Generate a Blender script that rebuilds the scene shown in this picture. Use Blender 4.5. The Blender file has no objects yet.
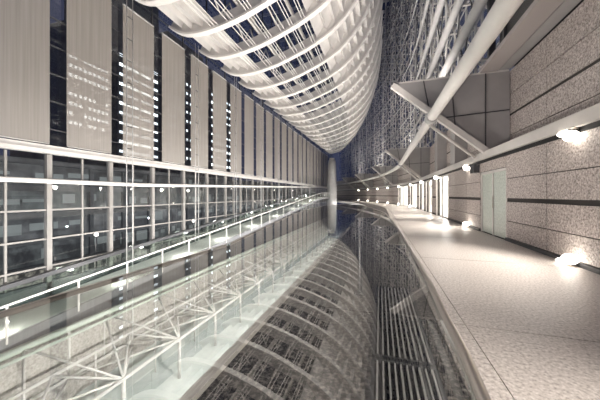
import bpy, bmesh, math, random
from mathutils import Vector, Matrix
random.seed(7)
sc = bpy.context.scene
C = sc.collection
A = math.atan(80/260.0)
CA, SA = math.cos(A), math.sin(A)
EYE = 1.4
F = 260.0

# ------------------------------------------------------------------ materials
def mat(name, col, rough=.6, metal=0, spec=.5, emit=None, es=0):
    m = bpy.data.materials.new(name); m.use_nodes = True
    b = m.node_tree.nodes['Principled BSDF']
    b.inputs['Base Color'].default_value = (*col, 1)
    b.inputs['Roughness'].default_value = rough
    b.inputs['Metallic'].default_value = metal
    b.inputs['Specular IOR Level'].default_value = spec
    if emit:
        b.inputs['Emission Color'].default_value = (*emit, 1)
        b.inputs['Emission Strength'].default_value = es
    return m

def noise_mat(name, stops, scale, rough=.5, detail=3, spec=.5, bump=0, metal=0, stretch=(1,1,1), vor=False):
    m = mat(name, (1,1,1), rough, metal, spec)
    n = m.node_tree.nodes; l = m.node_tree.links
    b = n['Principled BSDF']
    tc = n.new('ShaderNodeTexCoord'); mp = n.new('ShaderNodeMapping'); mp.inputs['Scale'].default_value = stretch
    l.new(tc.outputs['Object'], mp.inputs['Vector'])
    t = n.new('ShaderNodeTexNoise'); t.inputs['Scale'].default_value = scale; t.inputs['Detail'].default_value = detail
    t.inputs['Roughness'].default_value = .7
    l.new(mp.outputs['Vector'], t.inputs['Vector'])
    r = n.new('ShaderNodeValToRGB')
    r.color_ramp.elements[0].position = stops[0][0]; r.color_ramp.elements[0].color = (*stops[0][1], 1)
    r.color_ramp.elements[1].position = stops[-1][0]; r.color_ramp.elements[1].color = (*stops[-1][1], 1)
    for p, c in stops[1:-1]:
        e = r.color_ramp.elements.new(p); e.color = (*c, 1)
    l.new(t.outputs['Fac'], r.inputs['Fac']); l.new(r.outputs['Color'], b.inputs['Base Color'])
    if bump:
        bp = n.new('ShaderNodeBump'); bp.inputs['Strength'].default_value = bump; bp.inputs['Distance'].default_value = .01
        l.new(t.outputs['Fac'], bp.inputs['Height']); l.new(bp.outputs['Normal'], b.inputs['Normal'])
    return m

M = {}
M['white'] = noise_mat('white_painted_steel', [(.3,(.78,.75,.72)),(.7,(.86,.83,.80))], 2.0, .45)
M['hull_panel'] = noise_mat('hull_panel_white', [(.3,(.62,.595,.58)),(.7,(.72,.695,.67))], 1.2, .5)
M['steel'] = noise_mat('grey_painted_steel', [(.3,(.42,.41,.41)),(.7,(.52,.51,.50))], 1.5, .5)
M['lightsteel'] = noise_mat('light_grey_steel', [(.3,(.60,.57,.54)),(.7,(.70,.67,.64))], 1.5, .45)
M['panel'] = noise_mat('grey_metal_panel', [(.3,(.36,.345,.34)),(.7,(.43,.415,.41))], .8, .5)
M['mullion'] = noise_mat('warm_grey_mullion', [(.3,(.24,.225,.21)),(.7,(.31,.29,.275))], 1.5, .5)
M['darksteel'] = mat('dark_steel', (.06,.06,.065), .45)
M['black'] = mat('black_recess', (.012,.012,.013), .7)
M['joint'] = mat('dark_joint', (.05,.045,.042), .9)
M['stainless'] = mat('brushed_stainless', (.62,.58,.54), .28, 1)
M['granite'] = noise_mat('pink_grey_granite', [(.34,(.16,.135,.125)),(.46,(.40,.35,.325)),(.56,(.55,.49,.46)),(.68,(.78,.72,.69))], 22, .6, 4)
M['floor'] = noise_mat('polished_floor_granite', [(.34,(.30,.27,.25)),(.46,(.54,.49,.46)),(.56,(.63,.58,.55)),(.68,(.80,.75,.72))], 34, .42, 3)
M['darkgranite'] = noise_mat('dark_floor_granite', [(.40,(.015,.014,.013)),(.5,(.095,.086,.08)),(.62,(.30,.27,.25))], 26, .4, 3)
M['beige'] = noise_mat('beige_stone', [(.36,(.42,.385,.36)),(.5,(.56,.52,.49)),(.66,(.70,.665,.635))], 9, .6, 4)
M['hallfloor'] = noise_mat('pale_hall_floor', [(.3,(.62,.68,.66)),(.7,(.80,.84,.82))], .8, .35)
M['soffit'] = mat('soffit_panel', (.42,.38,.365), .6)
M['concrete'] = noise_mat('night_concrete', [(.3,(.12,.12,.125)),(.7,(.2,.2,.205))], .6, .8)
M['mesh'] = noise_mat('black_metal_mesh', [(.45,(.01,.01,.011)),(.55,(.06,.06,.062))], 40, .5)
M['lens'] = mat('lamp_lens', (1,.95,.88), .3, emit=(1,.93,.82), es=11)
M['lens_soft'] = mat('small_lamp_lens', (1,.95,.88), .3, emit=(1,.93,.82), es=12)
M['office_dot'] = mat('small_lit_window', (.8,.8,.8), .5, emit=(.95,1,1), es=3.2)
M['office_faint'] = mat('faint_lit_window', (.15,.15,.15), .4, emit=(.9,1,.95), es=.16)
M['office'] = mat('lit_office_window', (.8,.8,.8), .5, emit=(.93,1,1), es=4.5)
M['office_dim'] = mat('dim_office_window', (.3,.3,.3), .5, emit=(.9,.97,1), es=2.0)

def thin_glass(name, tint, ior=1.5, extra=0.0, rough=0.0, gcol=(1,1,1)):
    m = bpy.data.materials.new(name); m.use_nodes = True
    n = m.node_tree.nodes; l = m.node_tree.links; n.clear()
    o = n.new('ShaderNodeOutputMaterial'); mx = n.new('ShaderNodeMixShader')
    t = n.new('ShaderNodeBsdfTransparent'); t.inputs[0].default_value = (*tint, 1)
    g = n.new('ShaderNodeBsdfGlossy'); g.inputs['Roughness'].default_value = rough; g.inputs[0].default_value = (*gcol, 1)
    f = n.new('ShaderNodeFresnel')
    ge = n.new('ShaderNodeNewGeometry'); mr = n.new('ShaderNodeMapRange')     # a thin pane reflects alike from both of its faces
    mr.inputs['To Min'].default_value = ior; mr.inputs['To Max'].default_value = 1/ior
    l.new(ge.outputs['Backfacing'], mr.inputs['Value']); l.new(mr.outputs['Result'], f.inputs[0])
    a = n.new('ShaderNodeMath'); a.operation = 'ADD'; a.inputs[1].default_value = extra; a.use_clamp = True
    l.new(f.outputs[0], a.inputs[0]); l.new(a.outputs[0], mx.inputs[0])
    l.new(t.outputs[0], mx.inputs[1]); l.new(g.outputs[0], mx.inputs[2]); l.new(mx.outputs[0], o.inputs[0])
    return m
M['glass'] = thin_glass('clear_window_glass', (.9,.92,.94), 1.45)
M['railglass'] = thin_glass('green_tinted_rail_glass', (.84,.88,.86), 1.5)
M['ledgeglass'] = thin_glass('smoked_glass_top', (.50,.51,.49), 1.8, .045)
M['frosted'] = None

def blind_mat():
    m = bpy.data.materials.new('woven_blind_fabric'); m.use_nodes = True
    n = m.node_tree.nodes; l = m.node_tree.links; n.clear()
    o = n.new('ShaderNodeOutputMaterial'); mx = n.new('ShaderNodeMixShader'); mx.inputs[0].default_value = .40
    d = n.new('ShaderNodeBsdfDiffuse'); t = n.new('ShaderNodeBsdfTransparent'); t.inputs[0].default_value = (1,.97,.93,1)
    tc = n.new('ShaderNodeTexCoord'); mp = n.new('ShaderNodeMapping'); mp.inputs['Scale'].default_value = (1,14,.25)
    nz = n.new('ShaderNodeTexNoise'); nz.inputs['Scale'].default_value = 1.0
    r = n.new('ShaderNodeValToRGB')
    r.color_ramp.elements[0].position = .3; r.color_ramp.elements[0].color = (.40,.37,.345,1)
    r.color_ramp.elements[1].position = .7; r.color_ramp.elements[1].color = (.48,.45,.42,1)
    l.new(tc.outputs['Object'], mp.inputs[0]); l.new(mp.outputs[0], nz.inputs['Vector']); l.new(nz.outputs['Fac'], r.inputs[0])
    l.new(r.outputs[0], d.inputs[0]); l.new(d.outputs[0], mx.inputs[1]); l.new(t.outputs[0], mx.inputs[2]); l.new(mx.outputs[0], o.inputs[0])
    return m
M['blind'] = blind_mat()

def band_mat(name, c1, c2, strength, scale):
    """interior seen through the glazing of the building over the road: uneven lit rooms"""
    m = mat(name, (.08,.08,.085), .3)
    n = m.node_tree.nodes; l = m.node_tree.links; b = n['Principled BSDF']
    tc = n.new('ShaderNodeTexCoord'); mp = n.new('ShaderNodeMapping'); mp.inputs['Scale'].default_value = scale
    l.new(tc.outputs['Object'], mp.inputs[0])
    t = n.new('ShaderNodeTexNoise'); t.inputs['Scale'].default_value = 1; t.inputs['Detail'].default_value = 4; t.inputs['Roughness'].default_value = .75
    l.new(mp.outputs[0], t.inputs['Vector'])
    r = n.new('ShaderNodeValToRGB'); e = r.color_ramp.elements
    e[0].position = .42; e[0].color = (*c1, 1); e[1].position = .72; e[1].color = (*c2, 1)
    l.new(t.outputs['Fac'], r.inputs[0]); l.new(r.outputs[0], b.inputs['Emission Color'])
    b.inputs['Emission Strength'].default_value = strength
    return m
M['bandA'] = band_mat('office_band_green', (.02,.022,.022), (.20,.22,.21), .55, (.3,.8,.45))
M['bandB'] = band_mat('office_band_grey', (.03,.03,.03), (.22,.22,.215), .55, (.3,.55,.5))
M['bandC'] = band_mat('shop_band_warm', (.03,.028,.026), (.8,.74,.6), .9, (.3,1.2,1.0))

# ------------------------------------------------------------------ mesh helpers
class MB:
    def __init__(s): s.bm = bmesh.new(); s.mi = 0
    def face(s, vs):
        try:
            f = s.bm.faces.new(vs); f.material_index = s.mi; return f
        except ValueError: return None
    def hexa(s, p):                      # 8 points: bottom 4, top 4
        v = [s.bm.verts.new(q) for q in p]
        for i in ((0,3,2,1),(4,5,6,7),(0,1,5,4),(1,2,6,5),(2,3,7,6),(3,0,4,7)): s.face([v[k] for k in i])
        return s
    def box(s, x0, x1, y0, y1, z0, z1):
        return s.hexa([(x0,y0,z0),(x1,y0,z0),(x1,y1,z0),(x0,y1,z0),(x0,y0,z1),(x1,y0,z1),(x1,y1,z1),(x0,y1,z1)])
    def prism(s, pts, off):              # planar polygon extruded by off
        o = Vector(off)
        a = [s.bm.verts.new(p) for p in pts]; b = [s.bm.verts.new(Vector(p)+o) for p in pts]
        s.face(a[::-1]); s.face(b)
        n = len(pts)
        for i in range(n): s.face([a[i], a[(i+1)%n], b[(i+1)%n], b[i]])
        return s
    def sweep(s, path, r, n=8, flat=None):   # tube along a polyline; flat=(w,h) for a bar
        path = [Vector(p) for p in path]; rings = []
        for i, p in enumerate(path):
            a = path[max(i-1,0)]; b = path[min(i+1,len(path)-1)]
            t = (b-a).normalized()
            up = Vector((0,0,1)) if abs(t.z) < .95 else Vector((0,1,0))
            u = t.cross(up).normalized(); w = u.cross(t).normalized()
            if flat:
                hw, hh = flat[0]/2, flat[1]/2
                ring = [p+u*a_+w*b_ for a_, b_ in ((-hw,-hh),(hw,-hh),(hw,hh),(-hw,hh))]
            else:
                rr = r[i] if isinstance(r, list) else r
                ring = [p + (u*math.cos(2*math.pi*k/n)+w*math.sin(2*math.pi*k/n))*rr for k in range(n)]
            rings.append([s.bm.verts.new(q) for q in ring])
        m = len(rings[0])
        for i in range(len(rings)-1):
            for k in range(m):
                f = s.face([rings[i][k], rings[i][(k+1)%m], rings[i+1][(k+1)%m], rings[i+1][k]])
                if f and not flat: f.smooth = True
        s.face(rings[0][::-1]); s.face(rings[-1])
        return s
    def build(s, name, mats, parent=None, loc=None):
        me = bpy.data.meshes.new(name)
        bmesh.ops.recalc_face_normals(s.bm, faces=s.bm.faces)
        s.bm.to_mesh(me); s.bm.free()
        for m in (mats if isinstance(mats, (list, tuple)) else [mats]): me.materials.append(m)
        o = bpy.data.objects.new(name, me); C.objects.link(o)
        if parent: o.parent = parent
        if loc: o.location = loc
        return o

def empty(name, loc=(0,0,0)):
    o = bpy.data.objects.new(name, None); C.objects.link(o); o.location = loc; return o
def tag(o, label, cat, group=None, kind=None):
    o['label'] = label; o['category'] = cat
    if group: o['group'] = group
    if kind: o['kind'] = kind
    return o
def copy_tree(o, parent=None):
    c = o.copy(); C.objects.link(c)
    if parent: c.parent = parent
    for ch in list(o.children): copy_tree(ch, c)
    return c
ORD = 'first second third fourth fifth sixth seventh eighth ninth tenth eleventh twelfth thirteenth fourteenth fifteenth sixteenth seventeenth eighteenth nineteenth twentieth twenty-first twenty-second twenty-third twenty-fourth twenty-fifth twenty-sixth twenty-seventh twenty-eighth'.split()

# plan of the right-hand side: straight, then curving to the far tip of the hall
XR = 3.72
def xr(y): return XR if y < 27 else XR - 13.7*((y-27)/49.0)**1.75
def rp(y, d, z):                          # point at distance d inside the right wall line
    x = xr(y); dx = (xr(y+.05)-xr(y-.05))/.1
    n = Vector((-1, dx)).normalized()
    return Vector((x+n.x*d, y+n.y*d, z))
def ysteps(y0, y1, step=2.2):
    if y1 <= 22: return [y0, y1]
    n = max(1, int((y1-y0)/step)); return [y0+(y1-y0)*i/n for i in range(n+1)]
def strip(mb, y0, y1, d0, d1, z0, z1):    # bar following the right wall line
    ys = ysteps(y0, y1)
    for a, b in zip(ys, ys[1:]):
        mb.hexa([rp(a,d0,z0),rp(a,d1,z0),rp(b,d1,z0),rp(b,d0,z0),rp(a,d0,z1),rp(a,d1,z1),rp(b,d1,z1),rp(b,d0,z1)])

# ------------------------------------------------------------------ walkway floor
m = MB()
m.mi = 2; strip(m, -5, 84, -.3, 4.92, -.45, -.015)
def slab(d0, d1, mi, lo=-5, hi=84):
    m.mi = mi
    cuts = [lo]; y = -3.2*1
    while y < hi:
        if y > lo: cuts.append(y)
        y += 3.2
    cuts.append(hi)
    for a, b in zip(cuts, cuts[1:]): strip(m, a+.007, b-.007, d0+.004, d1-.004, -.016, 0)
slab(0, 2.84, 0); slab(2.84, 3.12, 0); slab(3.12, 4.92, 1)
o = m.build('floor', [M['floor'], M['darkgranite'], M['joint']]); tag(o, 'speckled granite walkway floor with a dark granite border', 'floor', kind='structure')
m = MB(); strip(m, -5, 84, 4.92, 5.0, -.45, .04)
o = m.build('trim_1', M['lightsteel']); tag(o, 'pale steel edge strip along the walkway rim', 'trim', kind='structure')

# lower hall floor
m = MB(); m.box(-14.2, 6, -8, 90, -8.3, -8)
o = m.build('floor_lower', M['hallfloor']); tag(o, 'pale shiny floor of the hall far below the walkway', 'floor', kind='structure')
m = MB(); m.box(-14.2, -13.7, -8, 88, -8, -4.2)
o = m.build('wall_lower', M['beige']); tag(o, 'beige stone plinth wall under the tall glass wall', 'wall', kind='structure')

# floor grates
for i, (y0, y1, lab) in enumerate(((.45, 2.28, 'black slotted steel floor grate nearest the camera under the smoked glass'), (2.32, 4.12, 'black slotted steel floor grate farther along the dark border, before plain granite'))):
    g = tag(empty('floor_grate', (.185, (y0+y1)/2, 0)), lab, 'grate', 'floor grates in the dark border')
    L = (y1-y0)/2
    b = MB(); b.box(-.245,.245,-L,L,0,.006); b.build('pit_shade', M['black'], g)  # black sheet stands in for the shaded pit below the bars
    b = MB()
    for sx in (-1,1): b.box(sx*.24-.012, sx*.24+.012, -L, L, .006, .03)
    for sy in (-1,1): b.box(-.25,.25, sy*(L-.012)-.012, sy*(L-.012)+.012, .006,.03)
    b.build('frame', M['darksteel'], g)
    for k in range(10):
        x = -.205+.0455*k
        b = MB(); b.box(x-.007, x+.007, -L+.02, L-.02, .006, .028); b.build('slat', M['steel'], g)

# ------------------------------------------------------------------ right wall
DOOR = (9.55, 11.7)
def rows_panels(m, y0, y1, cuts, rows, d, back):
    cs = [y0]+[c for c in cuts if y0 < c < y1]+[y1]
    for a, b in zip(cs, cs[1:]):
        for z0, z1 in rows:
            m.mi = 0; strip(m, a+.012, b-.012, d-.04, d, z0+.006, z1-.006)
    m.mi = 1; strip(m, y0, y1, d-.3, d-.035, rows[0][0]-.05 if rows[0][0] > .1 else 0, rows[-1][1])
ROWS = [(.1,.60),(.61,1.2),(1.3,1.9),(1.91,2.62)]
cuts = [-1.0, 3.2, 7.5, 13.4, 15.1]+[30+2.1*k for k in range(30)]
m = MB()
rows_panels(m, -5, DOOR[0], cuts, ROWS, 0, 1)
rows_panels(m, DOOR[1], 16.7, cuts, ROWS, 0, 1)
for a, b in ((20.3, 21.6), (24.6, 25.4), (28.4, 29.4), (33.2, 34.2), (39.4, 84)): rows_panels(m, a, b, cuts, ROWS, 0, 1)
rows_panels(m, DOOR[0], DOOR[1], [], [(2.27, 2.62)], 0, 1)
o = m.build('wall_right', [M['granite'], M['joint']]); tag(o, 'pinkish speckled granite panel wall along the walkway', 'wall', kind='structure')
# upper granite wall, set back above the ledge beam
m = MB()
UR = [(2.9,3.55),(3.57,4.25),(4.33,5.0),(5.02,5.86)]
cutsu = [-2.5, 1.6, 5.7, 9.0]+[11.3+2.4*k for k in range(32)]
rows_panels(m, -5, 84, cutsu, UR, -.75, 1)
o = m.build('wall_upper', [M['granite'], M['joint']]); tag(o, 'set back band of granite panels above the ledge beam', 'wall', kind='structure')
# ledge beam with dark recess below
m = MB()
m.mi = 0; strip(m, -5, 84, -.72, .12, 2.72, 2.98)
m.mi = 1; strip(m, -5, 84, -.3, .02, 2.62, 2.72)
o = m.build('trim_2', [M['lightsteel'], M['black']]); tag(o, 'pale ledge beam running above the granite wall', 'trim', kind='structure')
m = MB()
for a, b in ((-5, DOOR[0]-.02), (DOOR[1]+.02, 16.7), (39.4, 84)): strip(m, a, b, -.02, .035, 0, .09)
o = m.build('baseboard_right', M['darksteel']); tag(o, 'dark skirting at the foot of the granite wall', 'baseboard', kind='structure')
# upper soffit ledge near the camera
m = MB()
m.mi = 0
for a, b in ((-5, 2.0), (2.02, 6.6), (6.62, 11.1)): m.mi = 0; m.box(3.5, 4.06, a, b, 5.88, 6.0); m.mi = 2; m.box(4.12, 4.47, a, b, 5.92, 6.0)
m.mi = 0; m.box(3.5, 3.62, -5, 11.1, 6.0, 6.02)
m.mi = 1; m.box(3.62, 4.9, -5, 11.1, 6.0, 6.02)
o = m.build('ceiling_soffit', [M['soffit'], M['black'], M['panel']]); tag(o, 'brown grey soffit ledge over the walkway wall', 'soffit', kind='structure')
g = tag(empty('mesh_screen', (4.1, 3, 6.03)), 'black metal mesh screen standing on the soffit ledge', 'screen')
b = MB(); b.box(.0,.05,-8,8.0,0,4.2); b.build('panel', M['mesh'], g)
for k in range(7):
    y = -7.5+2.5*k
    b = MB(); b.box(-.09,-.01,y-.05,y+.05,0,4.2); b.build('post', M['darksteel'], g)

# door
d = empty('door_1', (3.72, (DOOR[0]+DOOR[1])/2, 0)); tag(d, 'glazed door with side light in the granite wall', 'door', kind='structure')
b = MB(); W = (DOOR[1]-DOOR[0])/2
for y in (-W+.03, -.02, W-.03): b.box(.02,.14, y-.035, y+.035, 0, 2.25)
b.box(.02,.14,-W,W,2.17,2.26); b.build('door_frame', M['lightsteel'], d)
fr = noise_mat('pale_green_obscured_glass', [(.35,(.46,.50,.45)),(.65,(.68,.73,.66))], 18, .25)
b = MB(); b.box(.05,.09,-W+.06,-.05,.02,2.17); b.build('door_leaf', fr, d)
b = MB(); b.box(.06,.1,.015,W-.06,.02,2.17); b.build('side_light', fr, d)
b = MB(); b.sweep([(-.02,-.12,.95),(-.02,-.12,1.35)], .014); b.sweep([(.06,-.12,1.0),(-.02,-.12,1.0)], .01); b.sweep([(.06,-.12,1.3),(-.02,-.12,1.3)], .01); b.build('door_handle', M['stainless'], d)
m = MB(); m.box(.1,.2,-2,2,0,2.5)
s_ = MB(); s_.box(-.2, 0, -.22, .22, -.15, .15)
o = s_.build('sign_box', M['darksteel'], loc=(3.70, 11.95, 2.42)); tag(o, 'small dark box fixed high beside the glazed door', 'box')  # dark sign box beside the door lintel
# lit lobby behind the openings
m = MB(); strip(m,16.5,40,-4.5,-.3,-.2,0); strip(m,16.5,40,-4.7,-4.5,0,3); strip(m,16.3,16.5,-4.5,-.3,0,3); strip(m,40,40.2,-4.5,-.3,0,3); strip(m,16.5,40,-4.5,-.76,2.75,2.88)
o = m.build('wall_lobby', mat('white_plaster', (.84,.83,.8), .7)); tag(o, 'white walls of the bright lobby opening off the walkway', 'wall', kind='structure')
for k, (a, b_) in enumerate(((16.72, 20.28), (21.62, 24.58), (25.42, 28.38), (29.42,33.18), (34.22,39.38))):
    w = MB()
    for y in (a+.04, (a+b_)/2, b_-.04): p = rp(y,-.08,0); w.box(p.x-.04,p.x+.04,p.y-.04,p.y+.04,0,2.6)
    strip(w, a, b_, -.12, -.04, 2.52, 2.62)
    o = w.build('door_%d' % (k+2), M['lightsteel']); tag(o, ORD[k]+' framed opening from the glazed door into the bright lobby', 'door frame', kind='structure')

# ------------------------------------------------------------------ wall lamps
def lamp(name, label, group, y, z, up):
    g = tag(empty(name, rp(y, .1 if not up else .12, z)), label, 'lamp', group)
    b = MB()
    s = 1 if up else -1
    b.sweep([(0,0,0),(0,0,s*.05)], .075, 12); b.sweep([(0,0,s*.05),(-.0,0,s*.10)], .085, 12)
    b.build('housing', M['stainless'], g)
    b = MB()
    bmesh.ops.create_uvsphere(b.bm, u_segments=14, v_segments=8, radius=.13, matrix=Matrix.Translation((-.03,0,s*.14)) @ Matrix.Diagonal((1,1,.8,1)))
    b.build('lens', M['lens'], g)
    b = MB(); b.sweep([(-.02,.30,s*.02),(-.06,.30,s*.07)], .045, 10); b.box(-.02,.02,0,.30,min(0,s*.02),max(0,s*.02)); b.build('side_lens', M['lens_soft'], g)
    return g
def spot(name, loc, target, energy, size=2.4, blend=.8, col=(1,.93,.84), rad=.15):
    l = bpy.data.lights.new(name, 'SPOT'); l.energy = energy; l.spot_size = size; l.spot_blend = blend; l.color = col; l.shadow_soft_size = rad
    o = bpy.data.objects.new(name, l); C.objects.link(o); o.location = loc
    o.rotation_euler = (Vector(target)-Vector(loc)).to_track_quat('-Z','Y').to_euler(); return o
def point(name, loc, energy, col=(1,.93,.84), rad=.15):
    l = bpy.data.lights.new(name, 'POINT'); l.energy = energy; l.color = col; l.shadow_soft_size = rad
    o = bpy.data.objects.new(name, l); C.objects.link(o); o.location = loc; return o
ly = [0.0, 6.45, 12.9, 19.35, 25.8, 32.2, 38.7, 45.1, 51.6, 58, 64.5]
NEAR = ['beyond the right edge of the view', 'between the door and the right edge', 'above the dark box by the glazed door']
NEARF = ['beyond the right edge of the view', 'right of the glazed door', 'left of the glazed door']
for k, y in enumerate(ly[1:], 1):
    wh = NEAR[k] if k < 3 else 'along the curving wall, %s lamp past the door' % ORD[k-3]
    lamp('wall_lamp', 'round bright downlight under the ledge beam '+wh, 'downlights under the ledge beam', y, 2.70 if True else 0, False)
    whf = NEARF[k] if k < 3 else 'along the curving wall, %s uplight past the door' % ORD[k-3]
    if k in (1, 2) or k > 4:
        lamp('floor_lamp', 'round bright uplight at the wall foot '+whf, 'uplights at the foot of the granite wall', y, 0.0, True)
for k, y in enumerate(ly):
    if y > 60: continue
    p = rp(y, .3, 2.5); q = rp(y, 2.7, 0)
    spot('downlight', p, q, 1300 if y < 3 else 640 if y < 22 else 600, 1.75, .7)
    if k in (0,1,2) or k > 4:
        p = rp(y, .22, .2); q = rp(y, -.1, 2.2); spot('uplight', p, q, 10, 2.6, .9)

# ------------------------------------------------------------------ ring tube and brackets on the right
tube_path = [rp(y, 1.81, 4.4) for y in [-3, 5, 11, 16, 20]+[22+1.6*k for k in range(39)]]
m = MB(); m.sweep(tube_path, .18, 14)
o = m.build('ring_tube', M['white']); tag(o, 'long white steel tube sweeping overhead and curving to the far end', 'tube')
bay = [11.2, 26.9, 42.6, 57.0, 68.0]
bn = ['nearest the camera with a big gusset panel', 'second along the sweeping tube', 'third along the sweeping tube', 'fourth along the sweeping tube', 'last and smallest at the far bend']
for k, y in enumerate(bay):
    base = rp(y, 0, 0)
    g = tag(empty('tube_bracket', base), 'grey triangular bracket carrying the white tube, '+bn[k], 'bracket', 'brackets carrying the white tube')
    n = rp(y,1,0)-rp(y,0,0)
    t = Vector((n.y, -n.x, 0))
    def L(d_, z, o_=0): return n*d_+Vector((0,0,z))+t*o_
    b = MB()
    b.prism([L(.0,2.98),L(-.72,2.98),L(-.72,5.84),L(2.96,5.84),L(3.15,5.66),L(1.81,4.46)], t*-.1)
    b.build('gusset_panel', M['panel'], g)
    b = MB(); b.sweep([L(-.7,5.87,-.05),L(3.0,5.87,-.05)], 0, flat=(.14,.06)); b.build('top_flange', M['lightsteel'], g)
    b = MB()
    for pa, pb in ((L(1.15,5.84,-.115),L(1.0,3.8,-.115)),(L(2.1,5.84,-.115),L(1.9,4.7,-.115)),(L(.03,5.84,-.115),L(.03,2.98,-.115)),(L(1.3,4.35,-.115),L(-.7,4.45,-.115)),):
        b.sweep([pa,pb], 0, flat=(.035,.035))
    b.build('seam', M['darksteel'], g)
    b = MB(); b.sweep([L(-.0,2.95,-.22),L(3.25,5.75,-.22)], 0, flat=(.2,.2)); b.build('brace', M['lightsteel'], g)
    b = MB(); b.sweep([L(.2,2.85,.42),L(1.81,4.25,.42)], .06); b.build('thin_brace', M['lightsteel'], g)
    b = MB(); b.sweep([L(1.81,4.4,-.28),L(1.81,4.4,.1)], .24, 12); b.build('clamp', M['steel'], g)

b = MB(); b.box(-.1,.1,-.1,.1,0,7)
o = b.build('dark_post', M['darksteel'], loc=(3.93, 11.25, 5.92)); tag(o, 'dark square steel post rising from the top of the big gusset panel', 'post')
# grey metal wall columns between granite
for k, y in enumerate((16.4, 20.9, 33.5, 48)):
    b = MB(); p = rp(y,-.45,0)
    b.box(-.3,.3,-.45,.45,2.98,5.84)
    o = b.build('wall_pier', M['panel'], loc=p); tag(o, 'grey metal clad pier standing on the ledge beam, %s past the nearest bracket' % ORD[k], 'pier', 'piers on the ledge beam')

# ------------------------------------------------------------------ right upper glazed truss wall
ZT = 36
m = MB(); ys = ysteps(-5, 84)
for a, b in zip(ys, ys[1:]):
    m.hexa([rp(a,-1.6,5.9),rp(a,-1.65,5.9),rp(b,-1.65,5.9),rp(b,-1.6,5.9),rp(a,-1.6,ZT),rp(a,-1.65,ZT),rp(b,-1.65,ZT),rp(b,-1.6,ZT)])
o = m.build('window_1', thin_glass('dusk_blue_glass', (.82,.88,1), 1.4)); tag(o, 'tall blue night glazing behind the steel truss wall', 'window', kind='structure')
# parts of the glazing: slim mullions and transoms
b = MB()
y = 2.0
while y < 83:
    b.sweep([rp(y,-1.5,5.9), rp(y,-1.5,ZT)], 0, flat=(.07,.12)); y += 2.62
z = 7.0
while z < ZT:
    b.sweep([rp(q,-1.48,z) for q in ysteps(-4,83,3)], 0, flat=(.06,.06)); z += 1.35
fr_ = b.build('window_frame', M['steel'], o)
b = MB(); z = 6.6
while z < ZT:
    b.sweep([rp(q,-1.05,z) for q in ysteps(12,83,3)], 0, flat=(.05,.09)); z += .95
b.build('transom', M['steel'], o)
# thick longitudinal tubes
zz = [7.0, 8.6, 10.6, 13.2, 16.6, 21.0, 27.0]
for k, z in enumerate(zz):
    qs = [4 if z > 8 else 11.6,16,20,24]+[27+2*j for j in range(27)]; b = MB(); b.sweep([rp(q, .12, z) for q in qs], [.2 if q < 20 else max(.05,.2-.012*(q-20)) for q in qs], 10)
    o = b.build('wall_tube', M['steel']); tag(o, 'pale steel tube running along the truss wall, %s from the bottom' % ORD[k], 'tube', 'lengthwise tubes of the truss wall')
for k in range(26):
    y = 13.2 + 2.62*k
    if y > 80: break
    g = tag(empty('upright_lattice', rp(y,-.8,5.9)), 'slim upright steel lattice of the truss wall, %s from the nearest bracket' % ORD[k], 'lattice', 'upright lattices of the truss wall')
    o0 = rp(y,-.8,5.9); n = rp(y,1,0)-rp(y,0,0)
    def Q(d_, z): return n*d_+Vector((0,0,z))
    H = ZT-7.6
    b = MB(); b.sweep([Q(.5,0),Q(.5,H)], .065, 6); b.build('inner_post', M['steel'], g)
    b = MB(); b.sweep([Q(-.6,0),Q(-.6,H)], .08, 6); b.build('outer_post', M['steel'], g)
    b = MB(); z = 0; s = 0
    while z < H-1.5:
        b.sweep([Q(.5 if s else -.6, z), Q(-.6 if s else .5, z+1.4)], .05, 5); b.sweep([Q(.5,z+1.4),Q(-.6,z+1.4)], .06, 5); z += 1.4; s ^= 1
    b.build('web', M['lightsteel'], g)
    # dark cross rods in the plane of the wall
    b = MB(); y2 = min(y+2.62, 82)
    for z in range(0, 28, 4):
        b.sweep([rp(y+.15,-.2,5.9+z)-o0, rp(y2-.15,-.2,5.9+z+4)-o0], .035, 5); b.sweep([rp(y+.15,-.2,5.9+z+4)-o0, rp(y2-.15,-.2,5.9+z)-o0], .035, 5)
    b.build('cross_rod', M['darksteel'] if k % 2 == 0 else M['lightsteel'], g)

# ------------------------------------------------------------------ left glass wall
XL = -13.4
def rz(y): return -3.44+.086*min(y, 50)
Y0, DY, NB = 4.74-2.63, 2.63, 28
for k in range(NB):
    ya = Y0+DY*k; yb = ya+DY
    b = MB(); b.box(XL-.03, XL-.015, ya+.02, yb-.02, -4.2, 35.9)
    w = b.build('window_%d' % (k+2), M['glass']); tag(w, 'tall glazed bay of the left wall, %s from the near end' % ORD[k], 'window', kind='structure')
    b = MB()
    b.box(XL-.10, XL+.10, yb-.09, yb+.09, -4.2, 3.1)
    b.box(XL-.05, XL+.03, ya+DY/2-.035, ya+DY/2+.035, -4.2, 3.1)
    for z in (.77, -.44, -1.6, -2.6): b.box(XL-.05, XL+.05, ya+.05, yb-.05, z-.035, z+.035)
    b.build('window_frame', M['mullion'], w)
    b = MB()
    z = 4.2; b.box(XL-.06, XL+.02, yb-.05, yb+.05, 3.1, 35.9)
    while z < 35: b.box(XL-.05, XL+.01, ya+.05, yb-.05, z-.025, z+.025); z += 1.2 if z < 14 else 2.4
    b.build('transom', M['darksteel'], w)
YE = Y0+DY*NB
m = MB(); m.box(XL-.12, XL+.30, Y0, YE, 3.14, 3.3); m.box(XL-.12, XL+.22, Y0, YE, 3.3, 3.48)
o = m.build('trim_3', M['lightsteel']); tag(o, 'thick white horizontal beam below the blinds on the glass wall', 'trim', kind='structure')
pth = []
for i in range(40):
    y = Y0 + (YE-Y0)*i/39
    pth.append((XL+.24, y, 1.98 + max(0,(y-12))*.026))
m = MB(); m.sweep(pth, .1, 10)
o = m.build('glass_wall_rail', M['white']); tag(o, 'white round rail running the length of the glass wall', 'rail')
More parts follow.
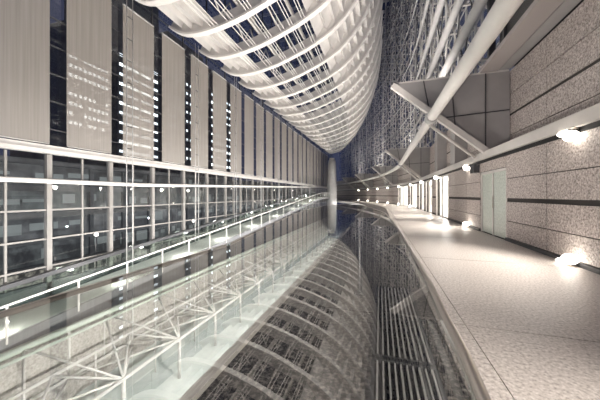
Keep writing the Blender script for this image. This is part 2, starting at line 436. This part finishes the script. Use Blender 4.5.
m = MB(); m.box(XL-.1, XL+.1, Y0, YE, -4.4, -2.25)
o = m.build('trim_4', M['darksteel']); tag(o, 'dark spandrel band at the foot of the glass wall', 'trim', kind='structure')
# blinds
for k in range(1, NB-3):
    ya = Y0+DY*k; yb = ya+DY
    g = tag(empty('roller_blind', (XL+.16, (ya+yb)/2+.27, 3.55)), ('grey fabric roller blind, %s from near end of the glass wall' % ORD[k-1]) + (', dotted with lights' if k == 2 else ''), 'blind', 'fabric blinds on the glass wall')
    hw = DY/2-.33
    b = MB(); b.box(-.004,.004,-hw-.02 if k>1 else -hw-.4,hw+.02,0,8.15); b.build('fabric', M['blind'], g)
    b = MB(); b.sweep([(0,-hw,-.0),(0,hw,-.0)], .025, 8); b.build('bottom_bar', M['lightsteel'], g)
    b = MB(); b.sweep([(-.02,-hw,8.15),(-.02,hw,8.15)], .06, 8); b.build('roller', M['steel'], g)
# ladder masts
for k in range(8):
    y = 10.45+5.26*k
    g = tag(empty('ladder_mast', (XL+.80, y, rz(y)+.03)), 'thin steel ladder mast in front of the blinds, %s from the near end' % ORD[k], 'mast', 'ladder masts before the glass wall')
    for dy in (-.17,.17):
        b = MB(); b.sweep([(0,dy,0),(0,dy,12.2-rz(y))], .022, 6); b.build('stile', M['steel'], g)
    for j in range(int((11.6-rz(y))/1.15)):
        b = MB(); b.sweep([(0,-.17,.6+1.15*j),(0,.17,.6+1.15*j)], .022, 5); b.build('rung', M['darksteel'], g)

# ------------------------------------------------------------------ hull-shaped roof
SEC = [(-13.1,10.95),(-12.3,10.45),(-11.4,10.2),(-10,10.2),(-8,10.55),(-6,11.2),(-4.5,11.85),(-3.1,12.75),(-1.63,14.4),(-.63,16.35),(0,18.5),(.3,21)]
def cr(P, n):
    out = []
    for i in range(len(P)-1):
        p0 = P[max(i-1,0)]; p1 = P[i]; p2 = P[i+1]; p3 = P[min(i+2,len(P)-1)]
        for j in range(n):
            t = j/n
            out.append(tuple(.5*(2*p1[a]+(p2[a]-p0[a])*t+(2*p0[a]-5*p1[a]+4*p2[a]-p3[a])*t*t+(3*p1[a]-p0[a]-3*p2[a]+p3[a])*t**3) for a in (0,1)))
    out.append(P[-1]); return out
DENSE = cr(SEC, 6)
# equal arc-length resample
def resample(P, n):
    ds = [0]
    for a, b in zip(P, P[1:]): ds.append(ds[-1]+math.hypot(b[0]-a[0], b[1]-a[1]))
    out = []
    for i in range(n+1):
        t = ds[-1]*i/n; j = max(k for k in range(len(ds)) if ds[k] <= t+1e-9); j = min(j, len(P)-2)
        u = (t-ds[j])/max(ds[j+1]-ds[j],1e-9)
        out.append((P[j][0]+(P[j+1][0]-P[j][0])*u, P[j][1]+(P[j+1][1]-P[j][1])*u))
    return out
NS = 44
RS = resample(DENSE, NS)
XC = -10.6
def hull(i, y, off=0.0):
    i = min(max(i,0),NS)
    f = 1 if y < 36 else math.sqrt(max(0, 1-((y-36)/24.5)**2))
    i0, i1 = max(i-1,0), min(i+1,NS)
    tx, tz = RS[i1][0]-RS[i0][0], RS[i1][1]-RS[i0][1]; l = math.hypot(tx,tz)
    nx, nz = -tz/l, tx/l
    x, z = RS[i][0]+nx*off*1.0, RS[i][1]+nz*off
    return Vector((XC+(x-XC)*f, y, EYE + 10.2+(z-10.2)*f - 1.0*(1-f)))
roof = tag(empty('hull_roof', (0,0,0)), 'huge white boat hull shaped roof truss of curved ribs hanging overhead', 'roof')
ribs = [5.1+2.9*k for k in range(19)] + [59.0]
for k, y in enumerate(ribs):
    b = MB()
    # web
    for i in range(NS):
        b.hexa([hull(i,y-.05,0),hull(i+1,y-.05,0),hull(i+1,y+.05,0),hull(i,y+.05,0),hull(i,y-.05,.75),hull(i+1,y-.05,.75),hull(i+1,y+.05,.75),hull(i,y+.05,.75)])
    r_ = b.build('rib', M['hull_panel'], roof)
    b = MB()
    w = .19
    for i in range(NS):
        b.hexa([hull(i,y-w,-.07),hull(i+1,y-w,-.07),hull(i+1,y+w,-.07),hull(i,y+w,-.07),hull(i,y-w,.07),hull(i+1,y-w,.07),hull(i+1,y+w,.07),hull(i,y+w,.07)])
    b.build('flange', M['white'], r_)
    if k < len(ribs)-1:
        y2 = ribs[k+1]
        # shingled panels on both flanks, fins between them
        for nm, rng in (('left_panel', range(0, 8, 2)), ('right_panel', range(20, NS, 2))):
            b = MB()
            for i in rng:
                a0, a1 = (.35, .72) if nm == 'right_panel' else (.72, .35)
                p = [hull(i,y+.05,a0),hull(i+2,y+.05,a1),hull(i+2,y2-.05,a1),hull(i,y2-.05,a0)]
                u = [hull(i,y+.05,a0+.04),hull(i+2,y+.05,a1+.04),hull(i+2,y2-.05,a1+.04),hull(i,y2-.05,a0+.04)]
                b.hexa(p+u)
                e = i+2 if nm == 'right_panel' else i
                if 0 < e < NS:
                    b.hexa([hull(e,y+.05,.3),hull(e,y2-.05,.3),hull(e,y2-.05,.8)+Vector((.03,0,0)),hull(e,y+.05,.8)+Vector((.03,0,0)),
                            hull(e,y+.05,.3)+Vector((0,0,.03)),hull(e,y2-.05,.3)+Vector((0,0,.03)),hull(e,y2-.05,.8)+Vector((.03,0,.03)),hull(e,y+.05,.8)+Vector((.03,0,.03))])
            b.build(nm.split('_')[1] if False else 'ceiling_panel', M['hull_panel'], r_)
for i in (7.5, 8.0, 8.5, 10, 10.6, 11, 13, 13.4, 13.8, 15.5, 16, 17, 17.4, 19, 19.4):
    a = int(i); t = i-a
    pts = [hull(a,y,.12).lerp(hull(a+1,y,.12), t) for y in ribs]
    b = MB(); b.sweep(pts, .028, 6); b.build('tie_rod', M['white'], roof)
for i in (12, 18):
    pts = [hull(i,y,.9) for y in ribs]
    b = MB(); b.sweep(pts, 0, flat=(.16,.22)); b.build('purlin', M['lightsteel'], roof)
# inner ties from rib to rib, crosswise V struts
for k in range(len(ribs)-1):
    b = MB(); y = ribs[k]; y2 = ribs[k+1]
    for i in (9,12,15,18):
        b.sweep([hull(i,y,.8), hull(i,(y+y2)/2,2.6)], .05, 5); b.sweep([hull(i,y2,.8), hull(i,(y+y2)/2,2.6)], .05, 5)
    b.build('strut', M['lightsteel'], roof)
# glazed ceiling above
m = MB(); m.box(XL, 6, -5, 86, ZT-.05, ZT)
o = m.build('ceiling', thin_glass('roof_glass', (.35,.38,.48), 1.3)); tag(o, 'dark night glass ceiling above the hull roof', 'ceiling', kind='structure')
b = MB()
for x in range(-13, 6, 2): b.box(x-.12, x+.12, -5, 86, ZT-.5, ZT-.1)
for k in range(31): b.box(XL, 5.3, -4+2.9*k-.1, -4+2.9*k+.1, ZT-.6, ZT-.1)
b.build('ceiling_beam', M['steel'], o)

# far column
g = tag(empty('hall_column', (-10.6, 59.5, -8)), 'massive pale round column at the far end under the hull tip', 'column')
b = MB(); prof = [(0,1.05),(6,1.12),(11,1.1),(16,.95),(17.4,.8)]
vs = []
for z, r in prof: vs.append([b.bm.verts.new((r*math.cos(2*math.pi*k/32), r*math.sin(2*math.pi*k/32), z)) for k in range(32)])
for i in range(len(vs)-1):
    for k in range(32):
        f = b.face([vs[i][k],vs[i][(k+1)%32],vs[i+1][(k+1)%32],vs[i+1][k]]); f.smooth = True
b.face(vs[0][::-1]); b.face(vs[-1]); b.build('shaft', M['steel'], g)
b = MB(); b.sweep([(0,0,17.2),(0,0,17.9)], .6, 24); b.build('pin_head', M['lightsteel'], g)

# ------------------------------------------------------------------ glass ramp along the left wall
RX0, RX1 = -13.1, -11.0
g = tag(empty('glass_ramp', (-12, 0, 0)), 'sloping ramp with glass balustrades climbing along the left glass wall', 'ramp')
OX = -12
ysr = [1+2.0*k for k in range(31)]
b = MB()
for a, c in zip(ysr, ysr[1:]):
    b.hexa([(RX0-OX,a,rz(a)-.3),(RX1-OX,a,rz(a)-.3),(RX1-OX,c,rz(c)-.3),(RX0-OX,c,rz(c)-.3),(RX0-OX,a,rz(a)),(RX1-OX,a,rz(a)),(RX1-OX,c,rz(c)),(RX0-OX,c,rz(c))])
b.build('deck', M['concrete'], g)
b = MB()
for a, c in zip(ysr, ysr[1:]):
    b.hexa([(RX0-OX+.05,a,rz(a)),(RX1-OX-.1,a,rz(a)),(RX1-OX-.1,c,rz(c)),(RX0-OX+.05,c,rz(c)),(RX0-OX+.05,a,rz(a)+.02),(RX1-OX-.1,a,rz(a)+.02),(RX1-OX-.1,c,rz(c)+.02),(RX0-OX+.05,c,rz(c)+.02)])
b.build('deck_surface', M['white'], g)
for x, dark in ((RX1,0),(RX0+.1,1)):
    b = MB(); b.sweep([(x-OX,y,rz(y)+1.0) for y in ysr], .036 if not dark else .09, 8, flat=None if not dark else (.2,.16)); b.build('handrail', M['white'] if not dark else M['darksteel'], g)
    b = MB()
    for a, c in zip(ysr, ysr[1:]):
        b.hexa([(x-OX-.008,a+.05,rz(a)+.05),(x-OX+.008,a+.05,rz(a)+.05),(x-OX+.008,c-.05,rz(c)+.05),(x-OX-.008,c-.05,rz(c)+.05),(x-OX-.008,a+.05,rz(a)+.92),(x-OX+.008,a+.05,rz(a)+.92),(x-OX+.008,c-.05,rz(c)+.92),(x-OX-.008,c-.05,rz(c)+.92)])
    b.build('glass_panel', M['railglass'], g)
    if not dark:
        for y in ysr:
            b = MB(); b.box(x-OX-.025,x-OX+.025,y-.025,y+.025,rz(y)-.2,rz(y)+1.0); b.build('post', M['lightsteel'], g)

# lower truss ramp under it
g = tag(empty('truss_ramp', (-11.6, 0, -6)), 'white tubular space truss bridge seen below through the smoked glass', 'truss')
def TP(x, y, z): return (x+11.6, y, z+6)
N = 18; sp = 3.05; yb0 = 1.8
b = MB(); b.sweep([TP(-13.0,0,-4.45),TP(-13.0,56,-4.45)], .13, 8); b.sweep([TP(-12.6,0,-4.6),TP(-12.6,56,-4.6)], .06, 6); b.build('top_chord', noise_mat('green_white_rail', [(.3,(.62,.70,.62)),(.7,(.74,.80,.72))], 1, .4), g)
b = MB(); b.sweep([TP(-9.85,0,-6),TP(-9.85,56,-6)], .075, 8); b.build('bottom_chord', M['white'], g)
b = MB(); b.sweep([TP(-13.0,0,-6.6),TP(-13.0,56,-6.6)], .07, 8); b.build('wall_chord', M['white'], g)
b = MB(); b.sweep([TP(-11.4,0,-5.2),TP(-11.4,56,-5.2)], .06, 8); b.build('middle_chord', M['white'], g)
for k in range(N):
    y = yb0+sp*k
    b = MB()
    Bn = TP(-9.85,y,-6)
    for q in (TP(-13,y-sp/2,-4.45),TP(-13,y+sp/2,-4.45),TP(-11.4,y-sp/2,-5.2),TP(-11.4,y+sp/2,-5.2),TP(-13,y-sp,-6.6),TP(-13,y+sp,-6.6)): b.sweep([Bn,q], .045, 6)
    b.sweep([Bn,TP(-13,y,-6.6)], .05, 6)
    b.build('diagonal', M['white'], g)
    b = MB(); b.sweep([Bn,TP(-9.85,y,-8)], .08, 8); b.build('post', M['white'], g)
    b = MB()
    b.sweep([TP(-13,y,-6.6),TP(-13,y,-4.45)], .05, 6); b.sweep([TP(-13,y+sp/2,-6.6),TP(-13,y+sp/2,-4.45)], .035, 6); b.sweep([TP(-11.4,y,-5.2),TP(-11.4,y,-8)], .04, 6)
    b.build('upright', M['white'], g)

# ------------------------------------------------------------------ smoked glass ledge just below the camera
HL = .15
def lw(X, Y, z): return Vector((CA*X-SA*Y, SA*X+CA*Y, z))
def lp(px, py):
    Y = HL*F/(py-195.0); return ((px-300)/F*Y, Y)
right = [(-.10,-.75),(.03,-.55),(.085,-.25),(.11,0)]+[lp(*q) for q in ((480,400),(460,350),(440,310),(424,275),(410,250),(397,228),(385,213),(372,208),(360,205))]
left = [lp(*q) for q in ((345,204),(325,205.5),(305,210),(275,222),(230,243),(130,273),(0,312))]+[(-.43,0),(-.40,-.3),(-.28,-.62)]
g = tag(empty('glass_counter', (0,0,0)), 'leaf shaped smoked glass counter with a steel edge reflecting the roof', 'counter')
zt = EYE-HL
poly = [lw(x,y,zt) for x, y in right+left]
b = MB(); v = [b.bm.verts.new(p) for p in poly]; f = b.face(v)
b.build('glass_top', M['ledgeglass'], g)
b = MB(); b.sweep([lw(x+.003,y,zt-.004) for x, y in right], .0065, 10); b.build('edge_rail', M['stainless'], g)
b = MB(); b.sweep([lw(x,y,zt-.004) for x, y in left], .005, 8); b.build('edge_strip', M['stainless'], g)
for X, Y in ((.86,3.7),(-.12,-.5)):
    p = lw(X,Y,0)
    b = MB(); b.sweep([p, p+Vector((0,0,zt-.006))], .022, 12); l_ = b.build('leg', M['darksteel'], g)
    b = MB(); b.sweep([p+Vector((0,0,.0)), p+Vector((0,0,.012))], .09, 20); b.build('foot_plate', M['darksteel'], l_)

# ------------------------------------------------------------------ city outside
m = MB(); m.box(-120, XL-.8, -30, 140, -8.4, -8.1)
o = m.build('ground_outside', M['concrete']); tag(o, 'dark paved street outside the glass wall', 'ground', kind='structure')
def tower(label, x, y0, y1, zt_, rows, cols, wz, ww, z0, dz, mats, dark=()):
    g = tag(empty('office_tower', (x, (y0+y1)/2, -8.1)), label, 'building')
    b = MB(); b.box(-14, 0, -(y1-y0)/2, (y1-y0)/2, 0, zt_+8.1); b.build('wall', M['concrete'], g)
    for r in range(rows):
        b = MB(); z = z0+dz*r+8.1
        for c in range(cols):
            if (r, c) in dark: continue
            if random.random() < .1 and cols > 4: continue
            yc = -(y1-y0)/2 + (y1-y0)*(c+.5)/cols
            b.box(-.0,.06,yc-ww/2,yc+ww/2,z,z+wz)
        if len(b.bm.verts): b.build('window_row', mats[r % len(mats)], g)
tower('dark office tower with dotted small lit windows behind the second blind', -45, 27.2, 33.4, 28, 8, 9, .5, .38, 12.2, 1.45, [M['office_dot']], dark=[(4,c) for c in range(10)])
tower('office tower with long bright strip windows behind the third blind', -45, 35, 44, 44, 12, 2, .45, 3.9, 7.4, 1.75, [M['office'], M['office_dim']])
tower('dim distant tower with scattered lit windows past the bright strips', -60, 62, 78, 50, 12, 9, .7, .7, 4, 3.0, [M['office_dim']])
tower('far slim tower with lit windows near the hall end', -70, 96, 112, 56, 13, 7, .9, 1.0, 4, 3.4, [M['office_dim'], M['office']])
g = tag(empty('low_building', (-32, 50, -8.1)), 'long low office building across the street with dim glazed floors', 'building')
for k in range(5):
    b = MB(); b.box(-8, 0, -80, 80, 2.6*k+2.1, 2.6*k+2.6); b.build('floor_slab', M['concrete'], g)
    b = MB(); b.box(-8, -.6, -80, 80, 2.6*k, 2.6*k+2.1); b.build('glazed_band', M[['bandC','bandA','bandB','bandA','bandB'][k]], g)
for k in range(1, 5):
    b = MB(); y = -60 + 1.3*k
    while y < 75:
        wd = random.uniform(.5, 2.6)
        if random.random() < .62: b.box(-.6, -.55, y, y+wd, 2.6*k+random.choice((.5,.8,1.0)), 2.6*k+random.choice((1.3,1.5,1.8)))
        y += wd + random.uniform(.2, 1.2)
    b.build('window_row', M['office_faint'], g)
b = MB()
for k in range(41): b.box(-.6,-.3,-80+4*k-.2,-80+4*k+.2,0,13)
b.build('pilaster', M['concrete'], g)

for k, y in enumerate((4, 16, 28, 42, 58, 78)):  # street lamps added to light the dark facades opposite
    g = tag(empty('added_street_lamp', (-23, y, -8.1)), 'added street lamp outside beyond the glass wall, %s from near end' % ORD[k], 'street lamp', 'added street lamps outside')
    b = MB(); b.sweep([(0,0,0),(0,0,6.0)], .06, 8); b.build('pole', M['darksteel'], g)
    b = MB(); bmesh.ops.create_uvsphere(b.bm, u_segments=12, v_segments=8, radius=.14, matrix=Matrix.Translation((0,0,6.15))); b.build('globe', M['lens_soft'], g)
    point('facade_fill', (-23.5, y, -1.4), 420, (1,.95,.86), .05)
# ------------------------------------------------------------------ lights of the place, with unseen fill spots added
# unseen uplights added in the lower hall to light the hull from below
for y in (6, 14, 22, 32, 44, 55):
    spot('unseen_uplight', (-4.5, y, -7.6), (-7.5, y+1, 12), 5200, 1.9, .9, (1,.94,.88), .06)
# bare spots added out of sight to brighten hull and blinds
for y in (0, 7, 12.5, 27.5, 43):
    spot('hull_fill', rp(y,.3,6.5), (-9, y+3, 10), 1250, 2.3, .9, (1,.92,.85), .2)
# unseen fill spots added below the walkway edge to brighten the lower hall
for y in (2, 8, 15, 23, 33, 45, 57):
    spot('hall_fill', (-1.9, y, -1.2), (-10.5, y+1.5, -7), 4700, 2.6, .9, (1,.985,.95), .05)
for y in (18.5, 23, 27, 32, 37): point('lobby_lamp', rp(y,-2.0,2.2), 260, (1,.96,.9), .2)
# spots without fixtures, added at the rim to lift tube, brackets and upper wall
for y in (-3, 3, 9, 17, 27, 37, 47):
    spot('rim_fill', rp(y,4.8,.15), rp(y+2.5,.2,4.6), 420, 2.0, .9, (1,.93,.87), .06)
for y in (5, 9, 13, 17, 22, 28, 34, 40, 46, 52): point('ramp_lamp', (-11.3, y, rz(y)+.4), 75, (1,.97,.92), .1)
# added fill spots, no fixtures, brightening the truss wall
for y in (3, 17, 33, 50, 63):
    spot('truss_fill', rp(y,2.6,4.9), rp(y+3,-1,17), 1500, 2.0, .9, (1,.93,.87), .06)

w = bpy.data.worlds.new('night_sky'); sc.world = w; w.use_nodes = True
bg = w.node_tree.nodes['Background']; bg.inputs[0].default_value = (.041,.047,.086,1); bg.inputs[1].default_value = 1.0

# ------------------------------------------------------------------ camera
cam = bpy.data.cameras.new('camera'); cam.sensor_width = 36; cam.lens = F/600*36; cam.shift_y = -5/600.0; cam.clip_start = .01; cam.clip_end = 400
co = bpy.data.objects.new('camera', cam); C.objects.link(co)
co.location = (0,0,EYE); co.rotation_euler = (math.pi/2, 0, A)
sc.camera = co
sc.view_settings.view_transform = 'Standard'; sc.view_settings.look = 'None'; sc.view_settings.gamma = 1; sc.view_settings.use_curve_mapping = False
sc.view_settings.exposure = .08
sc.cycles.max_bounces = 8; sc.cycles.transparent_max_bounces = 24
sc.cycles.use_denoising = True
